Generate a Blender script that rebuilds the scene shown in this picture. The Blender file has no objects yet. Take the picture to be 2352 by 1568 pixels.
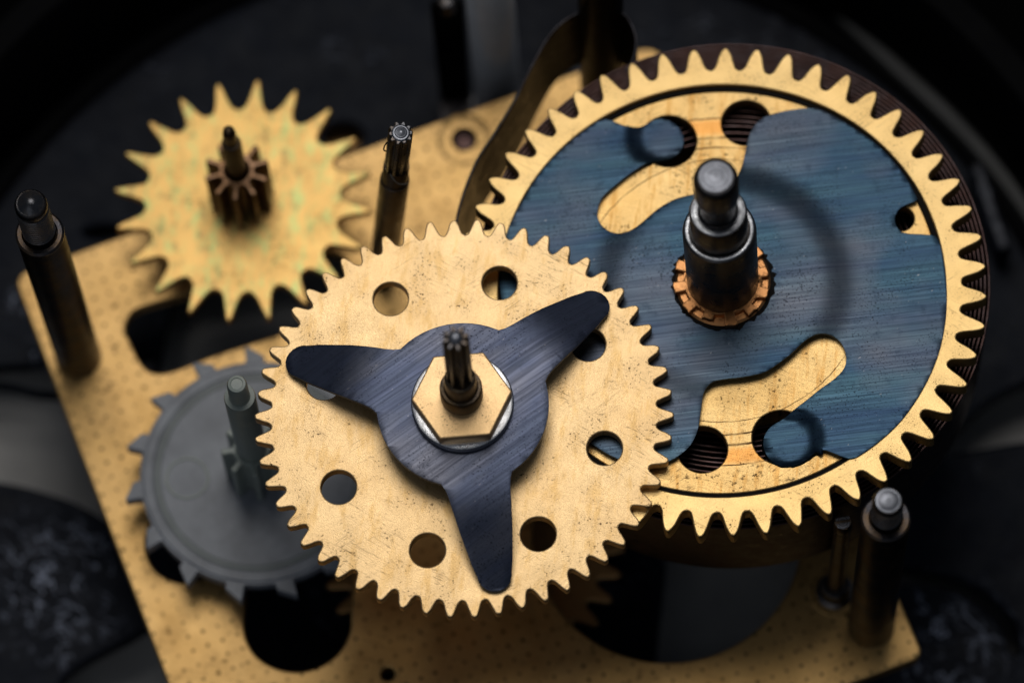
# Macro photograph of an opened clock movement.  1 Blender unit = 1 cm.
import bpy, bmesh, math, random
from mathutils import Vector, Matrix

random.seed(7)
sc = bpy.context.scene
COL = sc.collection
sc.unit_settings.system = 'METRIC'
sc.unit_settings.scale_length = 0.01

# ------------------------------------------------------------------ camera
TH, RHO, FPX, KPX = math.radians(70.5), math.radians(-4.44), 11965.0, 368.0
W_, H_ = 2352.0, 1568.0
FW = Vector((0, math.cos(TH), -math.sin(TH)))
R0, U0 = Vector((1, 0, 0)), Vector((0, math.sin(TH), math.cos(TH)))
RT = R0 * math.cos(RHO) + U0 * math.sin(RHO)
UP = -R0 * math.sin(RHO) + U0 * math.cos(RHO)


def ray(px, py):
    return RT * ((px - W_ / 2) / FPX) - UP * ((py - H_ / 2) / FPX) + FW


CAM = -(FPX / KPX) * ray(1066, 962)
cam_d = bpy.data.cameras.new('camera')
cam = bpy.data.objects.new('camera', cam_d)
COL.objects.link(cam)
cam.matrix_world = Matrix(((RT.x, UP.x, -FW.x, CAM.x), (RT.y, UP.y, -FW.y, CAM.y),
                           (RT.z, UP.z, -FW.z, CAM.z), (0, 0, 0, 1)))
cam_d.sensor_width = 36
cam_d.lens = FPX / W_ * 36
cam_d.clip_start, cam_d.clip_end = 0.5, 400
cam_d.dof.use_dof = True
cam_d.dof.focus_distance = FPX / KPX - 0.05
cam_d.dof.aperture_fstop = 0.23
cam_d.dof.aperture_blades = 0
sc.camera = cam

# ------------------------------------------------------------------ world, lamps, exposure
wd = bpy.data.worlds.new('World')
sc.world = wd
wd.use_nodes = True
bg = wd.node_tree.nodes['Background']
bg.inputs[0].default_value = (0.75, 0.85, 1.0, 1)
bg.inputs[1].default_value = 0.10


def softbox(name, loc, target, sx, sy, power, col):
    d = bpy.data.lights.new(name, 'AREA')
    d.shape = 'RECTANGLE'
    d.size, d.size_y, d.energy, d.color = sx, sy, power, col
    o = bpy.data.objects.new(name, d)
    COL.objects.link(o)
    o.location = loc
    o.rotation_euler = (Vector(target) - Vector(loc)).to_track_quat('-Z', 'Y').to_euler()
    return o


softbox('softbox_lamp', (0.4, 8.3, 21.0), (0.2, 0.6, 0), 11.5, 10.5, 1640, (1.0, 0.97, 0.92))
softbox('added_fill', (-7, -15, 17), (0, 0.5, -1), 16, 10, 190, (0.92, 0.96, 1.0))  # added lamp with no known source, lifts the dark front faces
sc.view_settings.view_transform = 'Standard'
sc.view_settings.look = 'None'
sc.view_settings.exposure = 0.0
sc.view_settings.gamma = 1.0
sc.view_settings.use_curve_mapping = False
sc.cycles.max_bounces = 8
sc.cycles.caustics_reflective = False
sc.cycles.caustics_refractive = False
sc.cycles.sample_clamp_indirect = 4.0
sc.cycles.use_denoising = True


# ------------------------------------------------------------------ frames and things
class Frame:
    def __init__(self, o, n=(0, 0, 1)):
        self.o = Vector(o)
        self.z = Vector(n).normalized()
        self.x = (Vector((1, 0, 0)) - self.z * self.z.x).normalized()
        self.y = self.z.cross(self.x)

    def matrix(self):
        return Matrix(((self.x.x, self.y.x, self.z.x, self.o.x), (self.x.y, self.y.y, self.z.y, self.o.y),
                       (self.x.z, self.y.z, self.z.z, self.o.z), (0, 0, 0, 1)))

    def at(self, px, py, h=0.0):
        """local xy of the place seen at a picture point, at local height h"""
        r = ray(px, py)
        o = self.o + self.z * h
        p = CAM + r * ((o - CAM).dot(self.z) / r.dot(self.z)) - o
        return (p.dot(self.x), p.dot(self.y))

    def pts(self, L, h=0.0):
        return [self.at(x, y, h) for x, y in L]


def at(px, py, z):
    r = ray(px, py)
    return CAM + r * ((z - CAM.z) / r.z)


def thing(name, label, cat, fr, group=None):
    o = bpy.data.objects.new(name, None)
    o.empty_display_size = 0.2
    COL.objects.link(o)
    o.matrix_world = fr.matrix()
    o['label'], o['category'] = label, cat
    if group:
        o['group'] = group
    return o


def link(name, me, m, parent=None, label=None):
    o = bpy.data.objects.new(name, me)
    COL.objects.link(o)
    if m:
        me.materials.clear()
        me.materials.append(m)
    o.parent = parent
    if label:
        o['label'] = label
    return o


def smooth(me, deg=35):
    me.polygons.foreach_set('use_smooth', [True] * len(me.polygons))
    me.set_sharp_from_angle(angle=math.radians(deg))
    return me


def fill_curve(loops, half, bev, off=True):
    cu = bpy.data.curves.new('tmp', 'CURVE')
    cu.dimensions = '2D'
    cu.fill_mode = 'BOTH'
    cu.extrude = max(half - bev, 0)
    cu.bevel_depth = bev
    cu.bevel_resolution = 1
    cu.offset = -bev if off else 0
    for L in loops:
        s = cu.splines.new('POLY')
        s.points.add(len(L) - 1)
        for p, (x, y) in zip(s.points, L):
            p.co = (x, y, 0, 1)
        s.use_cyclic_u = True
    ob = bpy.data.objects.new('tmp', cu)
    COL.objects.link(ob)
    dg = bpy.context.evaluated_depsgraph_get()
    me = bpy.data.meshes.new_from_object(ob.evaluated_get(dg))
    bpy.data.objects.remove(ob)
    bpy.data.curves.remove(cu)
    return me


def extr(name, loops, z0, z1, m, parent=None, bev=0.012, deg=40, label=None):
    me = fill_curve(loops, (z1 - z0) / 2, bev)
    me.transform(Matrix.Translation((0, 0, (z0 + z1) / 2)))
    smooth(me, deg)
    return link(name, me, m, parent, label)


def sheet(name, loops, zf, cuts, th, m, parent=None, bev=0.008):
    """a bent sheet: flat fill, cut by (point, direction) planes, raised by zf(x, y), given thickness"""
    me = fill_curve(loops, 0, 0, False)
    bm = bmesh.new()
    bm.from_mesh(me)
    bmesh.ops.remove_doubles(bm, verts=bm.verts[:], dist=1e-5)
    for co, no in cuts:
        bmesh.ops.bisect_plane(bm, geom=bm.verts[:] + bm.edges[:] + bm.faces[:], dist=1e-5,
                               plane_co=co, plane_no=no)
    for v in bm.verts:
        v.co.z = zf(v.co.x, v.co.y)
    bmesh.ops.recalc_face_normals(bm, faces=bm.faces[:])
    bm.normal_update()
    if sum(f.normal.z for f in bm.faces) < 0:
        bmesh.ops.reverse_faces(bm, faces=bm.faces[:])
    bm.to_mesh(me)
    bm.free()
    smooth(me, 50)
    o = link(name, me, m, parent)
    s = o.modifiers.new('thickness', 'SOLIDIFY')
    s.thickness, s.offset = th, -1
    b = o.modifiers.new('edge', 'BEVEL')
    b.width, b.segments, b.limit_method, b.angle_limit = bev, 2, 'ANGLE', math.radians(50)
    return o


def lathe(name, prof, m, parent=None, seg=48, loc=(0, 0, 0), deg=35, label=None):
    bm = bmesh.new()
    rings = []
    for r, z in prof:
        if r < 1e-6:
            rings.append([bm.verts.new((0, 0, z))])
        else:
            rings.append([bm.verts.new((r * math.cos(2 * math.pi * k / seg), r * math.sin(2 * math.pi * k / seg), z))
                          for k in range(seg)])
    for a, b in zip(rings, rings[1:]):
        for k in range(seg):
            j = (k + 1) % seg
            q = [a[k] if len(a) > 1 else a[0], a[j] if len(a) > 1 else a[0],
                 b[j] if len(b) > 1 else b[0], b[k] if len(b) > 1 else b[0]]
            u = []
            for v in q:
                if v not in u:
                    u.append(v)
            if len(u) > 2:
                bm.faces.new(u)
    bmesh.ops.recalc_face_normals(bm, faces=bm.faces[:])
    me = bpy.data.meshes.new(name)
    bm.to_mesh(me)
    bm.free()
    me.transform(Matrix.Translation(loc))
    smooth(me, deg)
    return link(name, me, m, parent, label)


def circle(cx, cy, r, n=48):
    return [(cx + r * math.cos(2 * math.pi * k / n), cy + r * math.sin(2 * math.pi * k / n)) for k in range(n)]


def gear(n, root, tip, phase, prof, jit=0.0):
    out = []
    for k in range(n):
        dj = random.uniform(-jit, jit)
        for t, f in prof:
            a = math.radians(phase) + 2 * math.pi * (k + t) / n
            r = root + (tip - root) * f + (dj if f > .8 else 0) + random.uniform(-jit, jit) * .35
            out.append((r * math.cos(a), r * math.sin(a)))
    return out


def mirror_prof(h):
    return [(-t, f) for t, f in h] + [(t, f) for t, f in reversed(h) if t > 0]


def catmull(P, n=6, closed=True):
    out, N = [], len(P)
    rng = range(N) if closed else range(N - 1)
    for i in rng:
        p0, p1, p2, p3 = [P[(i + d) % N] if closed else P[min(max(i + d, 0), N - 1)] for d in (-1, 0, 1, 2)]
        for k in range(n):
            t = k / n
            out.append(tuple(0.5 * (2 * b + (c - a) * t + (2 * a - 5 * b + 4 * c - d) * t * t
                                    + (3 * b - a - 3 * c + d) * t ** 3)
                             for a, b, c, d in zip(p0, p1, p2, p3)))
    if not closed:
        out.append(tuple(P[-1]))
    return out


def sstep(a, b, x):
    t = min(max((x - a) / (b - a), 0), 1)
    return t * t * (3 - 2 * t)


# ------------------------------------------------------------------ materials
class MB:
    def __init__(self, name):
        self.m = bpy.data.materials.new(name)
        self.m.use_nodes = True
        self.nt = self.m.node_tree
        self.p = self.nt.nodes['Principled BSDF']
        self.tc = self.nt.nodes.new('ShaderNodeTexCoord')

    def n(self, t, ins=None, **props):
        nd = self.nt.nodes.new('ShaderNode' + t)
        for k, v in props.items():
            setattr(nd, k, v)
        for k, v in (ins or {}).items():
            self.set(nd.inputs[k], v)
        return nd

    def set(self, sock, v):
        if isinstance(v, bpy.types.NodeSocket):
            self.nt.links.new(v, sock)
        elif isinstance(v, bpy.types.Node):
            self.nt.links.new(v.outputs[0], sock)
        else:
            sock.default_value = v

    def map(self, rot=0.0, sx=1.0, sy=1.0, sz=1.0, off=(0, 0, 0)):
        v = self.tc.outputs['Object']
        if rot:
            v = self.n('Mapping', {'Vector': v, 'Rotation': (0, 0, rot)}).outputs[0]
        return self.n('Mapping', {'Vector': v, 'Scale': (sx, sy, sz), 'Location': off}).outputs[0]

    def noise(self, vec, scale, detail=3, rough=.55, dist=0.0):
        return self.n('TexNoise', {'Vector': vec, 'Scale': scale, 'Detail': detail, 'Roughness': rough,
                                   'Distortion': dist}).outputs['Fac']

    def ramp(self, fac, a, b, va=0.0, vb=1.0):
        return self.n('MapRange', {'Value': fac, 'From Min': a, 'From Max': b, 'To Min': va, 'To Max': vb}).outputs[0]

    def mix(self, fac, a, b):
        nd = self.nt.nodes.new('ShaderNodeMix')
        nd.data_type = 'RGBA'
        for i, v in ((0, fac), (6, a), (7, b)):
            self.set(nd.inputs[i], v)
        return nd.outputs[2]

    def math(self, op, a, b=0.0, c=0.0):
        nd = self.nt.nodes.new('ShaderNodeMath')
        nd.operation = op
        for i, v in enumerate((a, b, c)):
            self.set(nd.inputs[i], v)
        return nd.outputs[0]

    def bump(self, h, strength, dist, prev=None):
        nd = self.n('Bump', {'Height': h, 'Strength': strength, 'Distance': dist})
        if prev is not None:
            self.set(nd.inputs['Normal'], prev)
        return nd.outputs[0]

    def out(self, col=None, rough=None, metal=None, normal=None, **kw):
        for k, v in (('Base Color', col), ('Roughness', rough), ('Metallic', metal), ('Normal', normal)):
            if v is not None:
                self.set(self.p.inputs[k], v)
        for k, v in kw.items():
            self.set(self.p.inputs[k], v)
        return self.m


def C(r, g, b):
    return (r, g, b, 1.0)


def scratches(b, rot, scale, stretch, lo, hi, off=(0, 0, 0)):
    """thin broken lines: a long noise cut at a narrow band"""
    v = b.map(rot, scale, scale * stretch, scale, off)
    n = b.noise(v, 1.0, 2, .4)
    d = b.math('ABSOLUTE', b.math('SUBTRACT', n, .5))
    line = b.ramp(d, lo, hi, 1.0, 0.0)
    msk = b.ramp(b.noise(b.map(rot, scale * .9, scale * .5, 1, (3, 7, 0)), 1.3, 2), .52, .62)
    return b.math('MULTIPLY', line, msk)


def brass(name, c1, c2, rough=.36, speck=.60, speck_scale=38, grain=.25, streak=0.0, tarnish=None, tfac=.5, seed=0,
          scr=.5, extra=None, tsc=(2.2, 7.0), pit=0):
    b = MB(name)
    o = (seed * 3.1, seed * 1.7, 0)
    ob = b.map(0, 1, 1, 1, o)
    col = b.mix(b.ramp(b.noise(ob, 2.0, 3, .5), .30, .80, 0, .8), c1, c2)
    fine = b.noise(ob, 130, 2, .6)
    col = b.mix(b.ramp(fine, .3, .75, 0, .28), col, C(c1[0] * .45, c1[1] * .4, c1[2] * .35))
    if tarnish:
        t = b.ramp(b.noise(b.map(1.75, tsc[0], tsc[1], 1, o), 1.6, 4, .7), .50, .64, 0, tfac)
        col = b.mix(t, col, tarnish)
    if pit:
        t = b.ramp(b.noise(b.map(1.75, pit * .6, pit, 1, (o[0] + 4, 3, 0)), 1.0, 3, .6), .55, .68, 0, .55)
        col = b.mix(t, col, C(.22, .20, .09))
    # pits: small dark specks gathered in patches
    sp = b.ramp(b.noise(ob, speck_scale, 2, .5), speck, speck + .05)
    patch = b.ramp(b.noise(ob, 5.0, 4, .7), .50, .66)
    sp = b.math('MULTIPLY', sp, patch)
    s1 = scratches(b, .6, 2.2, 14, .004, .012, o)
    s2 = scratches(b, -.5, 1.6, 20, .003, .010, (5 + o[0], 1, 0))
    sc_ = b.math('MULTIPLY', b.math('MAXIMUM', s1, s2), scr)
    dark = b.math('MAXIMUM', sp, sc_)
    col = b.mix(b.math('MULTIPLY', dark, .85), col, C(.07, .035, .015))
    rg = b.ramp(b.noise(ob, 5, 3), .3, .7, rough - .02, rough + .04)
    rg = b.math('ADD', rg, b.math('MULTIPLY', sp, .2))
    nrm = b.bump(fine, grain, .004)
    if streak:
        nrm = b.bump(b.noise(b.map(.35, 4, 160, 1), 1, 2), streak, .004, nrm)
    if extra:
        col = extra(b, col)
    return b.out(col, rg, 1.0, nrm)


def stain_plate(b, col):
    """a square lattice of small dimples and dirt patches on the base plate"""
    sp = b.n('SeparateXYZ', {'Vector': b.map(0, 1 / .102, 1 / .102, 1)})
    fx = b.math('SUBTRACT', b.math('FRACT', sp.outputs[0]), .5)
    fy = b.math('SUBTRACT', b.math('FRACT', sp.outputs[1]), .5)
    d = b.math('SQRT', b.math('ADD', b.math('MULTIPLY', fx, fx), b.math('MULTIPLY', fy, fy)))
    wob = b.ramp(b.noise(b.map(), 26, 2), .3, .7, -.035, .045)
    dot = b.ramp(b.math('ADD', d, wob), .095, .15, 1, 0)
    vis = b.ramp(b.noise(b.map(0, 1, 1, 1, (4, 2, 0)), 4.5, 4, .7), .38, .56, .40, .95)
    col = b.mix(b.math('MULTIPLY', dot, vis), col, C(.03, .018, .008))
    g = b.ramp(b.noise(b.map(0, 1, 1, 1, (9, 1, 0)), 1.6, 5, .65), .46, .70, 0, .7)
    return b.mix(g, col, C(.34, .19, .06))


def stain_and_groove_shade(b, col):
    """orange stain band and dark rings painting groove shade around the wheel's web"""
    sp = b.n('SeparateXYZ', {'Vector': b.map()})
    r = b.math('SQRT', b.math('ADD', b.math('MULTIPLY', sp.outputs[0], sp.outputs[0]),
                              b.math('MULTIPLY', sp.outputs[1], sp.outputs[1])))
    n = b.noise(b.map(), 9, 3)
    r = b.math('ADD', r, b.math('MULTIPLY', b.math('SUBTRACT', n, .5), .02))
    a = b.ramp(b.math('ABSOLUTE', b.math('SUBTRACT', r, 1.13)), .03, .07, 1, 0)
    col = b.mix(b.math('MULTIPLY', a, .75), col, C(.75, .32, .07))
    for q, w in ((1.055, .010), (.985, .008), (1.19, .006), (.90, .004)):
        k = b.ramp(b.math('ABSOLUTE', b.math('SUBTRACT', r, q)), w * .5, w, 1, 0)
        k = b.math('MULTIPLY', k, b.ramp(b.noise(b.map(), 4, 3), .38, .55, .25, .95))
        col = b.mix(k, col, C(.06, .03, .012))
    return col


M = {}
M['brass_wheel'] = brass('brass_satin', C(.90, .64, .34), C(.87, .58, .28), .42, .595, 62, .5, scr=.6, seed=1,
                         tarnish=C(.62, .36, .10), tfac=.45)
M['brass_nut'] = brass('brass_nut', C(.90, .62, .33), C(.86, .56, .26), .40, .60, 90, .5, seed=2, scr=.6)
M['brass_barrel'] = brass('brass_toothed_ring', C(.80, .56, .25), C(.76, .50, .19), .40, .60, 80, .35, seed=3, scr=.35)
M['brass_web'] = brass('brass_web', C(.80, .55, .24), C(.77, .46, .15), .40, .585, 45, .35, seed=4, streak=.35, scr=1.0, tarnish=C(.55, .28, .07), tfac=.7, tsc=(1.5, 9.0), extra=stain_and_groove_shade)
M['brass_escape'] = brass('brass_mottled', C(.76, .475, .16), C(.73, .46, .17), .42, .60, 30, .3, seed=5,
                          tarnish=C(.46, .53, .20), tfac=.9, scr=.2, tsc=(3.6, 8.5), pit=14)
M['brass_plate'] = brass('brass_plate', C(.71, .45, .185), C(.63, .385, .135), .42, .60, 22, .35, seed=6, streak=.2,
                         extra=stain_plate, scr=.6)
M['brass_dark'] = brass('brass_dull', C(.75, .45, .2), C(.66, .38, .15), .5, .6, 22, .35, seed=7)
M['copper'] = brass('copper_ring', C(.62, .30, .12), C(.30, .12, .045), .32, .48, 26, .4, seed=8)


def blued(name, ca, cb, cc, rot, rough=.34, sx=.6, sy=9, fine=70, dust=.6):
    """heat-blued steel: broad tints, fine rolling lines, dust and lint"""
    b = MB(name)
    a = b.noise(b.map(rot, sx, sy, 1), 1.0, 4, .6)
    col = b.mix(b.ramp(a, .32, .68), ca, cb)
    col = b.mix(b.ramp(b.noise(b.map(rot, sx * 1.2, sy * .16, 1, (7, 3, 0)), 1.3, 3, .6), .45, .72, 0, .85), col, cc)
    f1 = b.noise(b.map(rot, 1.1, fine, 1, (1, 5, 0)), 1.0, 4, .75)
    col = b.mix(b.ramp(f1, .36, .62, .45, 0), col, C(ca[0] * .35, ca[1] * .35, ca[2] * .4))
    ob = b.map()
    d = b.ramp(b.noise(ob, 80, 2), dust, dust + .06)
    d = b.math('MULTIPLY', d, b.ramp(b.noise(ob, 3, 3), .42, .62))
    col = b.mix(b.math('MULTIPLY', d, .85), col, C(.006, .007, .010))
    smut = b.ramp(b.noise(ob, 9, 4, .7), .56, .72, 0, .45)
    col = b.mix(smut, col, C(ca[0] * .4, ca[1] * .4, ca[2] * .4))
    lint = b.ramp(b.noise(b.map(.9, 60, 26, 1, (2, 2, 0)), 1, 1), .75, .79, 0, .3)
    col = b.mix(lint, col, C(.35, .33, .33))
    rg = b.ramp(f1, .3, .7, rough + .08, rough - .04)
    nrm = b.bump(f1, .16, .003)
    return b.out(col, rg, 1.0, nrm)


M['blue_spring'] = blued('violet_blued_steel', C(.062, .074, .110), C(.076, .089, .140), C(.135, .137, .165), -.55, .40, .8, 14, 60, .60)
M['blue_cover'] = blued('teal_blued_steel', C(.024, .045, .084), C(.041, .084, .112), C(.095, .095, .112), -.03, .36, .55, 5, 75, .585)


def steel(name, c, rough, tint=None, tf=.5, grain=.2, ring=0.0, seed=0):
    b = MB(name)
    ob = b.map(0, 1, 1, 1, (seed, seed * 2, 0))
    col = c
    if tint:
        col = b.mix(b.ramp(b.noise(ob, 6, 4, .7), .42, .68, 0, tf), c, tint)
    sp = b.ramp(b.noise(ob, 60, 2), .6, .68, 0, .6)
    col = b.mix(sp, col, C(c[0] * .3, c[1] * .3, c[2] * .3))
    rg = b.ramp(b.noise(ob, 12, 4), .3, .7, rough - .07, rough + .12)
    nrm = b.bump(b.noise(ob, 70, 3), grain, .004)
    if ring:
        s = b.n('SeparateXYZ', {'Vector': b.map()})
        r = b.math('SQRT', b.math('ADD', b.math('MULTIPLY', s.outputs[0], s.outputs[0]),
                                  b.math('MULTIPLY', s.outputs[1], s.outputs[1])))
        w = b.noise(b.n('CombineXYZ', {'X': b.math('MULTIPLY', r, 110), 'Y': b.math('MULTIPLY', s.outputs[2], 60)}), 1, 2)
        nrm = b.bump(w, ring, .006, nrm)
        col = b.mix(b.ramp(w, .42, .62, 0, .75), col, C(c[0] * .12, c[1] * .12, c[2] * .13))
    return b.out(col, rg, 1.0, nrm)


M['steel_dark'] = steel('dark_steel', C(.072, .073, .080), .30, C(.15, .10, .06), .5, .35)
M['steel_pillar'] = steel('browned_steel', C(.042, .040, .044), .36, C(.20, .12, .05), .6, .4, seed=3)
M['steel_black'] = steel('black_steel', C(.018, .018, .020), .36, C(.05, .035, .02), .5, .3, seed=13)
M['steel_face'] = steel('turned_steel_face', C(.26, .27, .305), .36, None, 0, .2, .6)
M['steel_ring'] = steel('scuffed_steel_ring', C(.62, .63, .66), .30, C(.06, .06, .065), .9, .3, .6, seed=12)
M['steel_washer'] = steel('bright_steel', C(.80, .80, .82), .26, C(.35, .32, .3), .5, .15, seed=5)
M['steel_spring'] = steel('dark_spring_steel', C(.055, .038, .038), .34, C(.11, .052, .04), .5, .2, seed=6)
M['steel_hook'] = steel('dark_hook_steel', C(.016, .016, .019), .30, C(.03, .022, .02), .4, .2, seed=14)
M['steel_bronze'] = steel('bronzed_steel', C(.085, .066, .052), .32, C(.22, .14, .06), .6, .4, seed=8)


def black_paint(worn=()):
    """black paint, with scratches gathered in rubbed patches (x, y, radius)"""
    b = MB('black_paint_scratched')
    ob = b.map()
    col = b.mix(b.ramp(b.noise(ob, 1.0, 3), .35, .7), C(.005, .0065, .012), C(.009, .012, .020))
    line = None
    for sc_, w, off in ((1.1, .010, (0, 0, 0)), (1.9, .013, (5, 2, 0)), (3.0, .016, (8, 9, 0))):
        n = b.noise(b.map(.4, 1, 1.4, 1, off), sc_, 3, .55, .3)
        k = b.ramp(b.math('ABSOLUTE', b.math('SUBTRACT', n, .5)), w * .5, w, 1, 0)
        k = b.math('MULTIPLY', k, b.ramp(b.noise(b.map(0, 1, 1, 1, off), 5, 3, .7), .46, .56))
        line = k if line is None else b.math('MAXIMUM', line, k)
    s2 = scratches(b, .9, 1.4, 7, .006, .02)
    sp = b.math('MULTIPLY', b.ramp(b.noise(ob, 22, 3, .6), .56, .66), b.ramp(b.noise(ob, 3, 2), .45, .6))
    s = b.math('MAXIMUM', b.math('MAXIMUM', line, s2), b.math('MULTIPLY', sp, .35))
    area = b.ramp(b.noise(b.map(0, 1, 1, 1, (1.3, .4, 0)), 1.5, 3), .58, .72, .02, .30)
    for x, y, r in worn:
        d = b.n('VectorMath', {0: ob, 1: (x, y, 0)}, operation='DISTANCE').outputs['Value']
        d = b.math('ADD', d, b.math('MULTIPLY', b.noise(ob, 3, 3), r * .8))
        area = b.math('MAXIMUM', area, b.ramp(d, r * .7, r * 1.6, 1, 0))
    s = b.math('MULTIPLY', s, area)
    col = b.mix(b.math('MULTIPLY', s, .85), col, C(.36, .40, .52))
    rg = b.ramp(b.noise(ob, 5, 4), .3, .7, .45, .6)
    return b.out(col, rg, 0.0, b.bump(b.noise(ob, 5, 3), .06, .02), **{'Specular IOR Level': .10})


def plain(name, c, c2, rough, scale=4, spec=.5, **kw):
    b = MB(name)
    ob = b.map()
    col = b.mix(b.ramp(b.noise(ob, scale, 4), .35, .68), c, c2)
    return b.out(col, rough, 0.0, b.bump(b.noise(ob, scale * 8, 3), .12, .01), **kw)


M['steel_silver'] = plain('pale_grey_metal', C(.62, .62, .64), C(.7, .7, .72), .28)
M['case_black'] = plain('black_case', C(.002, .002, .0025), C(.003, .003, .0035), .6, **{'Specular IOR Level': .03})
M['case_grey'] = plain('grey_case_floor', C(.36, .35, .345), C(.42, .41, .40), .6)
M['table'] = plain('black_tabletop', C(.001, .001, .001), C(.0015, .0015, .0015), .8, **{'Specular IOR Level': .02})
M['nylon'] = plain('grey_white_nylon', C(.14, .152, .18), C(.25, .268, .305), .40, 4,
                   **{'Subsurface Weight': .25, 'Subsurface Radius': (.08, .08, .08), 'Subsurface Scale': .5})
M['nylon_pin'] = plain('greenish_nylon', C(.30, .33, .29), C(.24, .28, .26), .38, 9,
                       **{'Subsurface Weight': .3, 'Subsurface Radius': (.08, .08, .08), 'Subsurface Scale': .5})
M['lint'] = plain('lint', C(.5, .45, .38), C(.4, .36, .3), .8)
M['grime_shade'] = plain('oily_grime_and_gap_shade', C(.005, .004, .0035), C(.012, .009, .007), .6, 30, **{'Specular IOR Level': .08})  # real grime round the bush; also the painted shade of the web gap

# ------------------------------------------------------------------ setting: table, case, black mounting plate
ZP = -1.98          # upper face of the brass base plate
ZB = -2.95          # upper face of the black mounting plate
ZF = -3.5           # floor of the case


def flat(name, x, y, z, m):
    me = bpy.data.meshes.new(name)
    me.from_pydata([(-x, -y, z), (x, -y, z), (x, y, z), (-x, y, z)], [], [(0, 1, 2, 3)])
    return link(name, me, m)


tb = flat('table', 60, 60, ZF - .25, M['table'])
tb['kind'] = 'structure'
tb['label'] = 'black tabletop under the clock case'

fb = Frame(at(1130, 1150, ZB))
RC = 4.22
case = thing('clock_case', 'round black clock case with dark grey floor around the movement', 'clock case',
             Frame((fb.o.x, fb.o.y, ZF)))
lathe('case_floor', [(0, 0), (RC + .02, 0), (RC + .02, -.2), (0, -.2)], M['case_grey'], case, 96)
lathe('case_wall', [(RC + .03, -.2), (RC + .03, 1.0), (RC + .06, 1.6), (RC + .12, 1.72), (RC + .30, 1.72), (RC + .36, 1.6),
                    (RC + .36, -.2)], M['case_black'], case, 128)

mp = thing('mounting_plate', 'scratched black painted metal plate with openings beneath the brass plate', 'metal plate', fb)
openings = [
    [(-260, 850), (0, 872), (108, 893), (330, 885), (350, 850), (372, 740), (400, 640), (470, 600), (760, 560), (840, 640),
     (820, 800), (700, 950), (330, 1200), (262, 1215), (200, 1180), (130, 1150), (0, 1118), (-260, 1090)],
    [(352, 1437), (290, 1470), (225, 1503), (165, 1540), (135, 1580), (110, 1700), (600, 1700), (560, 1500), (480, 1420)],
    [(1545, 1180), (1530, 1300), (1505, 1540), (1520, 1580), (1800, 1570), (1900, 1400), (1880, 1180)],
    [(2130, 1042), (2190, 1000), (2260, 930), (2352, 880), (2470, 850), (2520, 930), (2470, 1005), (2352, 1012), (2240, 1030)],
    [(2055, 1305), (2150, 1312), (2235, 1342), (2295, 1382), (2335, 1435), (2345, 1500), (2318, 1490), (2300, 1440),
     (2258, 1395), (2200, 1362), (2140, 1344), (2060, 1335)],
    [(255, 20), (300, -5), (350, 0), (372, 25), (345, 60), (295, 65), (262, 50)],
    [(190, 528), (230, 516), (275, 520), (285, 534), (240, 545), (200, 542)],
    [(745, 300), (775, 283), (815, 287), (835, 310), (820, 338), (780, 345), (750, 328)],
]
M['black_paint'] = black_paint([(*fb.at(x, y), r) for x, y, r in ((120, 1340, .55), (2180, 1470, .42), (110, 820, .16), (40, 690, .1), (1330, 130, .12))])
loops = [circle(0, 0, RC - .12, 128)] + [catmull(fb.pts(L), 5) for L in openings]
extr('plate_body', loops, -.16, 0, M['black_paint'], mp, .03)
lathe('rim', [(RC - .16, .002), (RC - .12, .05), (RC - .06, .06), (RC - .01, .05), (RC, -.1), (RC - .16, -.1)], M['case_black'], mp, 128)
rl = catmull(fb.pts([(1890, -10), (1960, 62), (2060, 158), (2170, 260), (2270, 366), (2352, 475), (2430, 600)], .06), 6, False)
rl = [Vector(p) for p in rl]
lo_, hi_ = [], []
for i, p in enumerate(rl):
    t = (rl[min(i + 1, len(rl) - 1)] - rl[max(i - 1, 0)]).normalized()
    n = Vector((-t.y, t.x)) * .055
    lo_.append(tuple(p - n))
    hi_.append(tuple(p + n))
extr('lit_rim_strip', [lo_ + hi_[::-1]], -.02, .12, plain('lit_rim_grey', C(.05, .05, .05), C(.07, .07, .07), .5), mp, .03)  # grey strip paints in the light caught by this side of the rim
od = fb.at(790, 312, -.3)
lathe('brass_boss', [(0, -.30), (.16, -.30), (.17, -.32), (.17, -.9), (0, -.9)], M['brass_dark'], mp, loc=(od[0], od[1], 0))

# worn lug standing at the rim of the mounting plate
a, b_ = Vector(fb.at(2236, 420)), Vector(fb.at(2300, 610))
lug = thing('worn_lug', 'narrow black lug with bright worn edge beyond the big wheel', 'lug', Frame(fb.o + Vector((a.x, a.y, 0))))
d_ = b_ - a
nn = Vector((-d_.y, d_.x)).normalized() * .05
bl = black_paint()
bl.name = 'black_paint_worn_edge'
extr('lug_body', [[tuple(nn), tuple(d_ + nn), tuple(d_ - nn), tuple(-nn)]], 0, .34, bl, lug, .03)
extr('worn_edge', [[tuple(nn * .55), tuple(d_ + nn * .55), tuple(d_ - nn * .55), tuple(-nn * .55)]], .335, .348,
     steel('worn_bare_metal', C(.05, .052, .06), .5, C(.008, .008, .01), 1.0, .6, seed=4), lug, .004)

# ------------------------------------------------------------------ brass base plate
TL, TR, BR = at(30, 632, ZP), at(1513, 97, ZP), at(2122, 1506, ZP)
BL = TL + (BR - TR)
ang = math.atan2((TR - TL).y, (TR - TL).x)
fp = Frame(TL)
fp.x = Vector((math.cos(ang), math.sin(ang), 0))
fp.y = fp.z.cross(fp.x)
plate = thing('base_plate', 'square dimpled brass base plate carrying all the wheels and pillars', 'base plate', fp)


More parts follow.
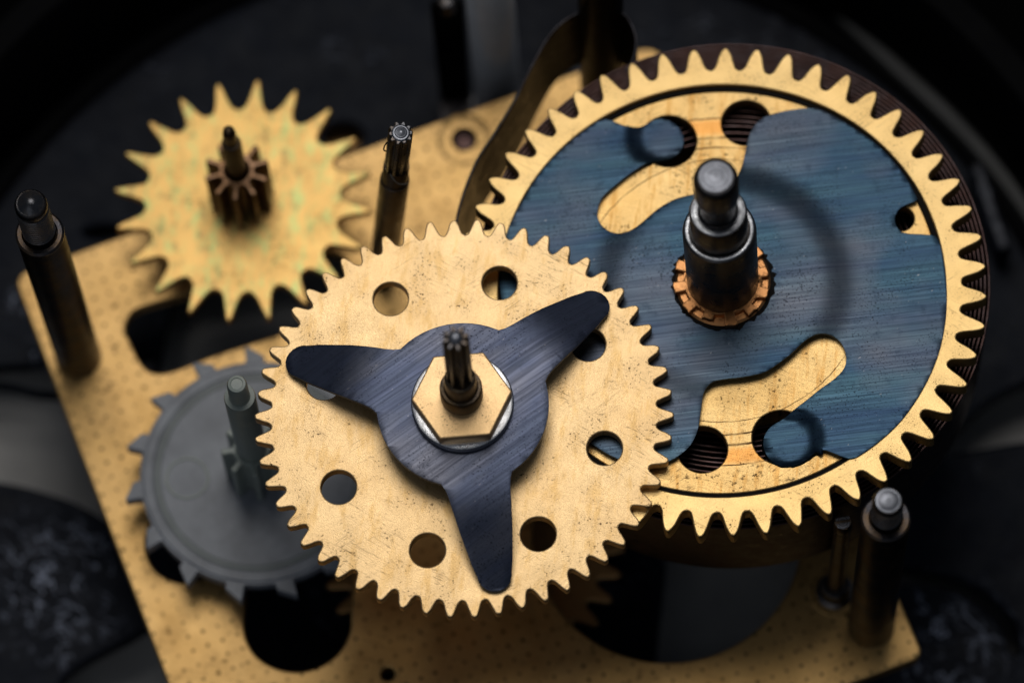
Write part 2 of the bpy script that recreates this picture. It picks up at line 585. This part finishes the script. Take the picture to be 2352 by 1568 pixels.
def rounded(P, rads, n=7):
    out = []
    N = len(P)
    for i in range(N):
        p, q, r = Vector(P[i - 1]), Vector(P[i]), Vector(P[(i + 1) % N])
        u, v = (p - q).normalized(), (r - q).normalized()
        h = math.acos(max(-1, min(1, u.dot(v)))) / 2
        t = rads[i] / math.tan(h)
        c = q + (u + v).normalized() * (rads[i] / math.sin(h))
        a0 = math.atan2(*((q + u * t - c).yx))
        a1 = math.atan2(*((q + v * t - c).yx))
        da = (a1 - a0 + math.pi) % (2 * math.pi) - math.pi
        out += [(c.x + rads[i] * math.cos(a0 + da * k / n), c.y + rads[i] * math.sin(a0 + da * k / n)) for k in range(n + 1)]
    return out


def loc2(fr, p):
    d = p - fr.o
    return (d.dot(fr.x), d.dot(fr.y))


cor = [loc2(fp, p) for p in (TL, BL, BR, TR)]
out = rounded(cor, [.10, .10, .07, .16])
h1 = catmull(fp.pts([(287, 757), (296, 727), (325, 705), (440, 672), (560, 635), (690, 598), (765, 582), (800, 610), (805, 680),
                     (770, 725), (640, 768), (500, 813), (405, 849), (365, 857), (337, 848), (318, 825), (302, 792)]), 5)
h2c = fp.at(428, 1247)
h2 = circle(h2c[0], h2c[1], .27, 40)
h3 = catmull(fp.pts([(580, 1290), (561, 1400), (562, 1450), (577, 1490), (607, 1520), (647, 1537), (690, 1541), (735, 1529),
                     (775, 1501), (799, 1462), (806, 1420), (800, 1290), (690, 1270)]), 5)
h4c = fp.at(1532, 1222)
h4 = circle(h4c[0], h4c[1], .885, 80)
h5c = fp.at(1066, 320)
h6c = fp.at(891, 1546)
extr('plate_body', [out, h1, h2, h3, h4, circle(h5c[0], h5c[1], .088), circle(h6c[0], h6c[1], .045, 24)], -.13, 0,
     M['brass_plate'], plate, .014)
lathe('pivot_boss', [(.090, -.05), (.090, .004), (.178, .006), (.186, .002), (.19, -.01)], M['brass_plate'], plate,
      loc=(h5c[0], h5c[1], 0))
lathe('pivot', [(0, -.02), (.06, -.03), (.086, -.06), (.086, -.3), (0, -.3)], M['steel_spring'], plate, loc=(h5c[0], h5c[1], 0))

# ------------------------------------------------------------------ wheel half hidden below the plate
fu = Frame(at(1085, 1240, -2.45))
uw = thing('lower_wheel', 'dull brass toothed wheel half hidden below the base plate', 'gear', fu)
spur = mirror_prof([(.5, 0), (.40, .03), (.32, .16), (.25, .42), (.19, .70), (.12, .90), (.05, 1.0)])
extr('wheel_disc', [gear(34, .88, 1.02, 3, spur)], -.06, 0, M['brass_dark'], uw)
lathe('arbor', [(0, .3), (.08, .3), (.08, -.35), (0, -.35)], M['steel_dark'], uw)


# ------------------------------------------------------------------ pillars
def pillar(label, top, zt, thread=.50, tip_r=.105, m='steel_pillar', R=.150, dome=.016, face='steel_face'):
    T = at(top[0], top[1], zt)
    f = Frame((T.x, T.y, ZP))
    o = thing('pillar', label, 'pillar', f, 'steel pillars on the base plate')
    h = zt - ZP
    lathe('shank', [(0, .002), (R, .002), (R + .004, .04), (R, .10), (R, h - .05), (R - .004, h - .035), (R + .004, h - .03),
                    (R + .004, h - .012), (R - .010, h), (tip_r + .01, h), (tip_r, h - .01), (0, h - .01)],
          M[m], o)
    pr = [(tip_r, h - .012), (tip_r * .93, h + .03)]
    z = h + .05
    while z < h + thread * .80:
        pr += [(tip_r, z), (tip_r, z + .008), (tip_r * .88, z + .018), (tip_r * .88, z + .024)]
        z += .034
    pr += [(tip_r * .97, h + thread * .88), (tip_r * .97, h + thread - .03), (tip_r * .90, h + thread - .008),
           (tip_r * .80, h + thread)]
    s = lathe('threaded_tip', pr + [(tip_r * .6, h + thread - .004), (0, h + thread - .004)], M['steel_dark'], o)
    lathe('tip_face', [(tip_r * .78, h + thread + .001), (tip_r * .35, h + thread + dome * .65), (0, h + thread + dome)],
          M[face], s)
    return o


pillar('threaded dark steel pillar standing at the plate edge beside the mottled wheel', (91, 535), .37, thread=.52, dome=.045, face='steel_dark')
pillar('dark steel pillar with plain turned tip at the plate corner by the slotted pin', (2035, 1188), .37, thread=.34, tip_r=.097)
P3 = at(1384, 190, ZP)
pillar('dark pillar rising out of frame inside the loop of the mainspring end', (1376, -88), .37, thread=.4, m='steel_black')

# ------------------------------------------------------------------ centre wheel with three-armed spring
f0 = Frame((0, .024, 0))
cw = thing('centre_wheel', 'satin brass wheel carrying a blue three-armed spring and hexagonal nut', 'gear', f0)
spur2 = mirror_prof([(.5, 0), (.43, .02), (.36, .11), (.295, .30), (.245, .52), (.19, .73), (.13, .90), (.07, .985), (.02, 1.0)])
hol = []
for k in range(8):
    a = math.radians(-18.4 + 45 * k)
    hol.append(circle(.905 * math.cos(a), .905 * math.sin(a), .110, 40))
extr('wheel_disc', [gear(54, 1.205, 1.306, 2.19, spur2, .006)] + hol, -.085, 0, M['brass_wheel'], cw, .008)

# blue spring: flat hub, three arms bent down to the wheel
HZ = .215
arms = [math.radians(a) for a in (36.6, 157.0, 276.3)]


def arm_outline():
    pts = []
    R = .535
    for i, a in enumerate(sorted(arms)):
        u, v = Vector((math.cos(a), math.sin(a))), Vector((-math.sin(a), math.cos(a)))
        L = 1.175
        prof = [(.487, -.222), (.525, -.205), (.575, -.194), (.66, -.184), (.80, -.165), (1.00, -.128), (L - .105, -.108)]
        for x, y in prof:
            pts.append(tuple(u * x + v * y))
        for k in range(1, 10):
            t = -math.pi / 2 + math.pi * k / 10
            pts.append(tuple(u * (L - .105 + .105 * math.cos(t)) + v * (.108 * math.sin(t))))
        for x, y in reversed(prof):
            pts.append(tuple(u * x - v * y))
        nx = sorted(arms)[(i + 1) % 3] + (2 * math.pi if i == 2 else 0)
        for k in range(1, 12):
            t = a + .46 + (nx - a - .92) * k / 12
            pts.append((R * math.cos(t), R * math.sin(t)))
    return pts


def arm_z(x, y):
    best = 0
    for a in arms:
        s = x * math.cos(a) + y * math.sin(a)
        w = abs(-x * math.sin(a) + y * math.cos(a))
        if w < .34:
            best = max(best, s)
    s = best
    k = (HZ - .045) / .47
    if s < .50:
        return HZ
    if s < .82:
        return HZ - k * (s - .50) ** 2 / .64
    return max(HZ - k * .16 - (s - .82) * k, .034)


cuts = []
for a in arms:
    for s in (.50, .53, .56, .59, .62, .65, .68, .71, .74, .77, .80, .82, .9, 1.0, 1.08):
        cuts.append(((s * math.cos(a), s * math.sin(a), 0), (math.cos(a), math.sin(a), 0)))
for k in range(31):
    q = -1.2 + 2.4 * k / 30
    cuts += [((q, 0, 0), (1, 0, 0)), ((0, q, 0), (0, 1, 0))]
sp_o = sheet('three_armed_spring', [arm_outline(), circle(0, 0, .10, 24)], arm_z, cuts, .034, M['blue_spring'], cw, .008)
lathe('washer', [(.10, HZ + .002), (.306, HZ + .002), (.318, HZ + .014), (.318, HZ + .046), (.311, HZ + .056), (.30, HZ + .059), (.24, HZ + .062),
                 (.10, HZ + .062)], M['steel_washer'], cw, 64)
NZ0, NZ1 = HZ + .064, HZ + .175
hx = [(.312 * math.cos(math.radians(0.3 + 60 * k)), .312 * math.sin(math.radians(0.3 + 60 * k))) for k in range(6)]
hxr = rounded(hx, [.018] * 6, 3)
extr('hexagonal_nut', [hxr, circle(0, 0, .11, 32)], NZ0, NZ1, M['brass_nut'], cw, .010)
sh = lathe('shaft', [(0, -1.2), (.09, -1.2), (.09, 0), (.108, NZ1 - .02), (.108, NZ1 + .002), (.132, NZ1 + .004), (.132, NZ1 + .14),
                     (.124, NZ1 + .155), (.108, NZ1 + .158), (.100, NZ1 + .20), (.101, NZ1 + .245), (.100, NZ1 + .30), (.096, NZ1 + .325), (.082, NZ1 + .335), (0, NZ1 + .335)],
           M['steel_bronze'], cw)
leaf = mirror_prof([(.5, 0), (.36, .05), (.27, .35), (.22, .75), (.12, 1.0)])
extr('pinion', [gear(8, .050, .082, 10, leaf)], NZ1 + .335, NZ1 + 1.06, M['steel_dark'], sh, .006, 30)
lathe('pivot', [(.05, NZ1 + 1.055), (.04, NZ1 + 1.075), (.02, NZ1 + 1.09), (0, NZ1 + 1.092)], M['steel_face'], sh, 24)

# ------------------------------------------------------------------ great wheel with blue cover plate
nb = Vector((math.tan(math.radians(-2)), math.tan(math.radians(3)), 1)).normalized()
fb0 = Frame(at(1676, 668, -.13), nb)
fg = Frame(fb0.o + fb0.x * -.052 + fb0.y * .03, nb)
gw = thing('great_wheel', 'large brass toothed wheel under a blue steel cover with thick dark spindle', 'gear', fg)
barrel_prof = mirror_prof([(.5, 0), (.43, .015), (.365, .08), (.31, .22), (.26, .42), (.205, .64), (.14, .84), (.075, .96), (.025, 1.0)])
extr('toothed_ring', [gear(51, 1.515, 1.674, -.66, barrel_prof, .006), circle(0, 0, 1.412, 120)], -.13, 0, M['brass_barrel'], gw, .008)
wh = []
for px, py, r in ((1714, 287, .158), (1536, 329, .180), (1614, 1036, .155), (1794, 1008, .180)):
    c = fg.at(px, py, -.07)
    wh.append(circle(c[0], c[1], r, 40))
# small hole under the notch of the cover, and its twin on the far side
c = fg.at(2080, 500, -.03)
for s in (1, -1):
    wh.append(circle(s * c[0] - s * .03, s * c[1], .085, 30))
extr('web', [circle(0, 0, 1.378, 120)] + wh, -.13, -.036, M['brass_web'], gw, .008)
extr('gap_shade_ring', [circle(0, 0, 1.414, 120), circle(0, 0, 1.380, 120)], -.11, -.032, M['grime_shade'], gw, .003)  # black ring stands in for the shade in the gap round the web

half = [(1584, 450), (1630, 441), (1668, 428), (1690, 408), (1704, 378), (1712, 345), (1721, 308), (1740, 277), (1775, 259), (1830, 248),
        (1872, 247), (1910, 262), (1965, 295), (2022, 337), (2070, 390), (2098, 436), (2106, 456), (2090, 464), (2068, 475), (2056, 493),
        (2057, 512), (2069, 529), (2090, 534), (2125, 536), (2148, 540), (2160, 562), (2170, 612), (2175, 670), (2171, 740),
        (2154, 815), (2120, 890), (2072, 960), (2020, 1010), (1975, 1042), (1954, 1050), (1935, 1046), (1908, 1035), (1887, 1030),
        (1868, 1036), (1848, 1051), (1820, 1062), (1790, 1060), (1766, 1045), (1754, 1020), (1756, 992), (1772, 970), (1802, 952),
        (1842, 924), (1882, 892), (1918, 866), (1940, 840), (1943, 812), (1932, 785), (1910, 769), (1880, 767), (1850, 783),
        (1820, 811), (1788, 836), (1762, 853)]
cc = fg.at(1661, 655)
# the other half, lower end hidden under the centre wheel
half2 = [(1738, 861), (1700, 868), (1662, 872), (1634, 880), (1616, 902), (1609, 943), (1602, 985), (1585, 1020), (1555, 1046), (1525, 1059),
         (1470, 1063), (1412, 1048), (1357, 1015), (1300, 973), (1252, 920), (1212, 840), (1177, 770), (1157, 710), (1147, 640), (1153, 570),
         (1173, 508), (1206, 449), (1228, 412), (1256, 375), (1289, 342), (1329, 307), (1364, 282), (1386, 272), (1404, 274), (1425, 283),
         (1443, 288), (1463, 285), (1480, 278), (1498, 267), (1522, 264), (1549, 275), (1566, 297), (1569, 318), (1562, 337), (1544, 352),
         (1520, 359), (1498, 365), (1470, 380), (1437, 403), (1410, 425), (1386, 447), (1375, 469), (1372, 493), (1382, 515), (1404, 531),
         (1428, 535), (1452, 528), (1474, 513), (1498, 492), (1522, 474), (1551, 459)]
cov = catmull(fg.pts(half + half2, .03), 4)
eyes = [fg.at(1810, 1008), fg.at(1518, 312)]


def cover_z(x, y):
    r = math.hypot(x - cc[0], y - cc[1])
    z = .004 + .034 * (1 - sstep(.60, .86, r))
    for ex, ey in eyes:
        z -= .046 * (1 - sstep(.135, .225, math.hypot(x - ex, y - ey)))
    return z + .008


cuts = []
for k in range(56):
    q = -1.40 + 2.8 * k / 55
    cuts.append(((q, 0, 0), (1, 0, 0)))
    cuts.append(((0, q, 0), (0, 1, 0)))
sheet('cover_plate', [cov, circle(cc[0], cc[1], .20, 32)], cover_z, cuts, .030, M['blue_cover'], gw, .007)
# spindle (leans a touch with the wheel)
HB = .048
lathe('copper_bush', [(.19, HB - .04), (.296, HB - .04), (.300, HB + .004), (.285, HB + .016), (.25, HB + .018), (.246, HB + .045), (.19, HB + .045)],
      M['copper'], gw, 40, (cc[0], cc[1], 0), 25)
tooth = mirror_prof([(.5, .0), (.27, .0), (.24, 1.0), (.1, 1.0)])
extr('bush_teeth', [gear(12, .244, .306, 5, [(t, f) for t, f in tooth], .020), circle(0, 0, .22, 32)], HB + .0, HB + .055, M['copper'], gw, .008)
bpy.data.objects['bush_teeth'].location = (cc[0], cc[1], 0)
g_ = []
for k in range(90):
    a = 2 * math.pi * k / 90
    g_.append((0, 0))
    g_[-1] = tuple((.312 + .035 * random.random() ** 2) * q for q in (math.cos(a), math.sin(a)))
gr_ = extr('grime_ring', [g_, circle(0, 0, .28, 32)], HB - .012, HB + .004, M['grime_shade'], gw, .002)
gr_.location = (cc[0], cc[1], 0)
S = HB
spn = lathe('spindle', [(0, -1.75), (.16, -1.75), (.16, 0), (.226, S - .01), (.229, S + .80), (.224, S + .83), (.210, S + .842), (.182, S + .842),
                        (.179, S + .83), (.179, S + 1.09), (.170, S + 1.112), (.16, S + 1.114), (.152, S + 1.10), (.140, S + 1.116), (.122, S + 1.108), (.110, S + 1.12), (.108, S + 1.24),
                        (.116, S + 1.27), (.116, S + 1.31), (.132, S + 1.34), (.138, S + 1.38), (.138, S + 1.58), (.128, S + 1.625), (.118, S + 1.635), (.108, S + 1.620),
                        (0, S + 1.620)], M['steel_dark'], gw, 64, (cc[0], cc[1], 0))
tf = lathe('spindle_face', [(.106, S + 1.621), (.100, S + 1.632), (.06, S + 1.636), (.03, S + 1.640), (0, S + 1.646)], M['steel_face'], spn, 48)
tf.location = (cc[0], cc[1], 0)
for nm, r0, r1, z in (('shoulder_ring', .184, .214, S + .8435), ('upper_shoulder_ring', .118, .168, S + 1.1175)):
    t_ = lathe(nm, [(r0, z), (r0 + .006, z + .004), (r1 - .006, z + .004), (r1, z)], M['steel_ring'], spn, 64)
    t_.location = (cc[0], cc[1], 0)

# ------------------------------------------------------------------ mainspring: spiral band with its end looped round the pillar
ZS = -.36
SH = .85
fs = Frame(at(1681, 646, ZS))
ms = thing('mainspring', 'dark coiled mainspring band under the big wheel with end hooked round a pillar', 'mainspring', fs)


def band(name, path, h, th, m, parent):
    bm = bmesh.new()
    rows = []
    N = len(path)
    for i, (x, y, z) in enumerate(path):
        p, q = path[max(i - 1, 0)], path[min(i + 1, N - 1)]
        t = Vector((q[0] - p[0], q[1] - p[1])).normalized()
        n = Vector((-t.y, t.x)) * th / 2
        e = min(th * .35, .006)
        rows.append([bm.verts.new(c) for c in ((x + n.x, y + n.y, z - e), (x + n.x * .4, y + n.y * .4, z), (x - n.x * .4, y - n.y * .4, z),
                                               (x - n.x, y - n.y, z - e), (x - n.x, y - n.y, z - h), (x + n.x, y + n.y, z - h))])
    for a, b in zip(rows, rows[1:]):
        for k in range(6):
            bm.faces.new((a[k], a[(k + 1) % 6], b[(k + 1) % 6], b[k]))
    bm.faces.new(rows[0])
    bm.faces.new(list(reversed(rows[-1])))
    bmesh.ops.recalc_face_normals(bm, faces=bm.faces[:])
    me = bpy.data.meshes.new(name)
    bm.to_mesh(me)
    bm.free()
    smooth(me, 40)
    return link(name, me, m, parent)


RO = 1.645
path = []
turns = 22.0
NS = int(turns * 100)
a_end = math.radians(198)
for i in range(NS + 1):
    t = i / NS
    a = a_end + (1 - t) * turns * 2 * math.pi
    r = .95 + (RO - .95) * t ** .82
    path.append((r * math.cos(a), r * math.sin(a), .010 * math.sin(a * 1.3) * (1 - t)))
tail = fs.pts([(1075, 690), (1052, 600), (1050, 500), (1090, 380), (1140, 300), (1185, 225), (1225, 145), (1262, 82), (1300, 45), (1350, 22), (1400, 18),
               (1440, 40), (1460, 85), (1456, 130), (1436, 165)])
tl = [(x, y, 0) for x, y in tail]
last = path[-1]
band('spring_coil', path, SH, .017, M['steel_spring'], ms)
end = catmull([path[-12], last] + tl, 8, False)[9:]
band('hooked_end', end, SH, .018, M['steel_hook'], ms)

# ------------------------------------------------------------------ mottled escape-like wheel
ZL = -1.62
fl = Frame((-1.382, 2.205, ZL))
ew = thing('mottled_wheel', 'mottled brass wheel with twenty long pointed teeth and dark pinion', 'gear', fl)
spike = mirror_prof([(.5, 0), (.41, .02), (.32, .085), (.25, .21), (.19, .39), (.14, .60), (.095, .80), (.062, .94), (.03, 1.0)])
extr('wheel_disc', [gear(20, .655, .862, 8.26, spike, .008)], -.07, 0, M['brass_escape'], ew, .010)
leaf2 = mirror_prof([(.5, 0), (.30, .03), (.20, .18), (.15, .55), (.16, .8), (.10, 1.0)])
extr('pinion', [gear(10, .115, .213, 12, leaf2), circle(0, 0, .085, 24)], .002, .56, M['copper'], ew, .008, 30)
M['pinion_brown'] = steel('brown_steel', C(.17, .10, .06), .34, C(.28, .15, .07), .6, .3, seed=11)
bpy.data.objects['pinion.001'].data.materials[0] = M['pinion_brown']
lathe('arbor', [(0, -.5), (.05, -.5), (.05, 0), (.068, .3), (.066, 1.02), (.060, 1.05), (.046, 1.055), (.044, 1.20), (.036, 1.25), (.018, 1.27), (0, 1.275)],
      M['steel_bronze'], ew, 32)

# ------------------------------------------------------------------ loose tilted shaft
T1, T0 = at(920.5, 305.6, .60), at(877, 640, ZP)
ax = (T1 - T0).normalized()
ft = Frame(T0, ax)
LS = (T1 - T0).length
ls = thing('leaning_shaft', 'slim dark steel shaft with splined tip leaning behind the centre wheel', 'shaft', ft)
kk = LS
lathe('shank', [(0, -.1), (.05, -.1), (.05, .0), (.088, .02), (.088, .4), (.095, .42), (.096, kk - .80), (.094, kk - .772), (.086, kk - .765), (.084, kk - .75),
                (.084, kk - .55), (.080, kk - .535), (.070, kk - .535), (.068, kk - .56), (0, kk - .56)], M['steel_bronze'], ls, 40)
spl = gear(10, .066, .080, 0, mirror_prof([(.5, 0), (.38, .1), (.28, .7), (.15, 1.0)]), .004)
extr('splined_tip', [spl], kk - .56, kk, M['steel_dark'], ls, .008, 30)
lathe('tip_face', [(.060, kk - .002), (.052, kk + .006), (.035, kk + .008), (.015, kk + .020), (0, kk + .022)], M['steel_face'], ls, 32)


def wire(name, P, r, m, parent):
    cu = bpy.data.curves.new(name, 'CURVE')
    cu.dimensions = '3D'
    cu.bevel_depth = r
    cu.bevel_resolution = 1
    s = cu.splines.new('POLY')
    s.points.add(len(P) - 1)
    for p, c in zip(s.points, P):
        p.co = (*c, 1)
    ob = bpy.data.objects.new('tmp', cu)
    COL.objects.link(ob)
    me = bpy.data.meshes.new_from_object(ob.evaluated_get(bpy.context.evaluated_depsgraph_get()))
    bpy.data.objects.remove(ob)
    bpy.data.curves.remove(cu)
    return link(name, smooth(me, 60), m, parent)


wire('lint_fibre', catmull([(-.05, -.085, kk - .47), (-.02, -.095, kk - .56), (.02, -.092, kk - .64), (.07, -.07, kk - .69)], 5, False), .003, M['lint'], ls)
wire('burr', catmull([(-.082, -.02, kk - .10), (-.098, -.03, kk - .14), (-.098, -.03, kk - .20), (-.084, -.03, kk - .22)], 5, False), .005, M['grime_shade'], ls)

# ------------------------------------------------------------------ white plastic ratchet wheel
ZW = -1.65
fw = Frame((-1.397, .301, ZW))
rw = thing('ratchet_wheel', 'grey white plastic ratchet wheel with tall pin by the centre wheel', 'ratchet wheel', fw)
rat = [(-.66, 0), (-.50, 0), (-.37, 0), (-.345, .04), (-.325, .40), (-.03, .99), (.0, 1.0), (.012, .96), (.03, .06), (.05, 0), (.18, 0)]
extr('wheel_disc', [gear(15, .770, .880, -4.24, rat)], -.11, 0, M['nylon'], rw, .005)
lathe('face_ring', [(.632, -.001), (.640, .006), (.672, .006), (.680, -.001)], plain('shaded_nylon', C(.16, .18, .18), C(.2, .22, .22), .5), rw, 80)  # darker nylon puts the shade of a groove into the colour
lathe('outer_land', [(.684, -.001), (.690, .012), (.745, .012), (.757, -.002)], M['nylon'], rw, 80)
dmc = fw.at(430, 1098)
lathe('mould_mark', [(.128, 0), (.131, .010), (.141, .010), (.145, 0)], M['nylon_pin'], rw, 48, (dmc[0], dmc[1], 0))
pn = lathe('pin', [(0, -.3), (.08, -.3), (.10, .0), (.10, 1.52), (.095, 1.54), (.068, 1.545), (.066, 1.56), (.064, 1.76), (.055, 1.785), (.04, 1.788), (.036, 1.782), (0, 1.782)],
           M['nylon_pin'], rw, 40)
extr('pinion', [gear(8, .12, .20, 4, leaf2), circle(0, 0, .098, 24)], .002, .52, M['nylon_pin'], rw, .01)

# ------------------------------------------------------------------ small slotted pin with washer
_t = at(1936, 1198, -.46)
fk = Frame((_t.x, _t.y, ZP))
KH = -.46 - ZP
kp = thing('slotted_pin', 'small slotted brass coloured pin with dark collar beside the corner pillar', 'pin', fk)
lathe('collar', [(0, .001), (.125, .001), (.125, .02), (.10, .035), (.09, .15), (.08, .16), (0, .16)], M['steel_dark'], kp, 40)
lathe('shank', [(0, .15), (.054, .15), (.054, KH - .12), (.060, KH - .10), (.060, KH - .03), (.052, KH), (0, KH)], M['steel_bronze'], kp, 32)
extr('slot_ridge', [[(-.045, .006), (.045, .014), (.045, .034), (-.045, .026)]], KH - .005, KH + .012, M['steel_face'], kp, .003)
extr('slot_land', [[(-.047, -.012), (.047, -.004), (.036, -.036), (.0, -.050), (-.036, -.040)]], KH - .005, KH + .010, M['steel_face'], kp, .003)
lathe('plate_ring', [(.150, .001), (.155, .006), (.164, .006), (.170, .001)], M['brass_plate'], kp, 48)

# ------------------------------------------------------------------ silver post and bracket behind the plate
fv = Frame(at(1145, 250, ZB))
sv = thing('silver_post', 'blurred silver steel post standing behind the brass plate', 'post', fv)
lathe('shank', [(0, 0), (.19, 0), (.19, .04), (.162, .06), (.162, 2.55), (.15, 2.58), (0, 2.58)], M['steel_silver'], sv)
fq = Frame(at(1048, 240, ZB))
bq = thing('bracket', 'blurred dark bent metal bracket beside the silver post', 'bracket', fq)
extr('upright', [[(-.11, 0), (.11, 0), (.11, .05), (-.11, .05)]], .0, 1.75, M['case_black'], bq, .01)
extr('foot', [[(-.11, -.45), (.11, -.45), (.11, -.002), (-.11, -.002)]], .0, .07, plain('brown_grey_metal', C(.09, .07, .07), C(.12, .1, .1), .5), bq, .01)
lathe('rivet', [(0, 1.85), (.05, 1.83), (.06, 1.80), (.06, 1.70), (0, 1.70)], M['steel_dark'], bq, 24)
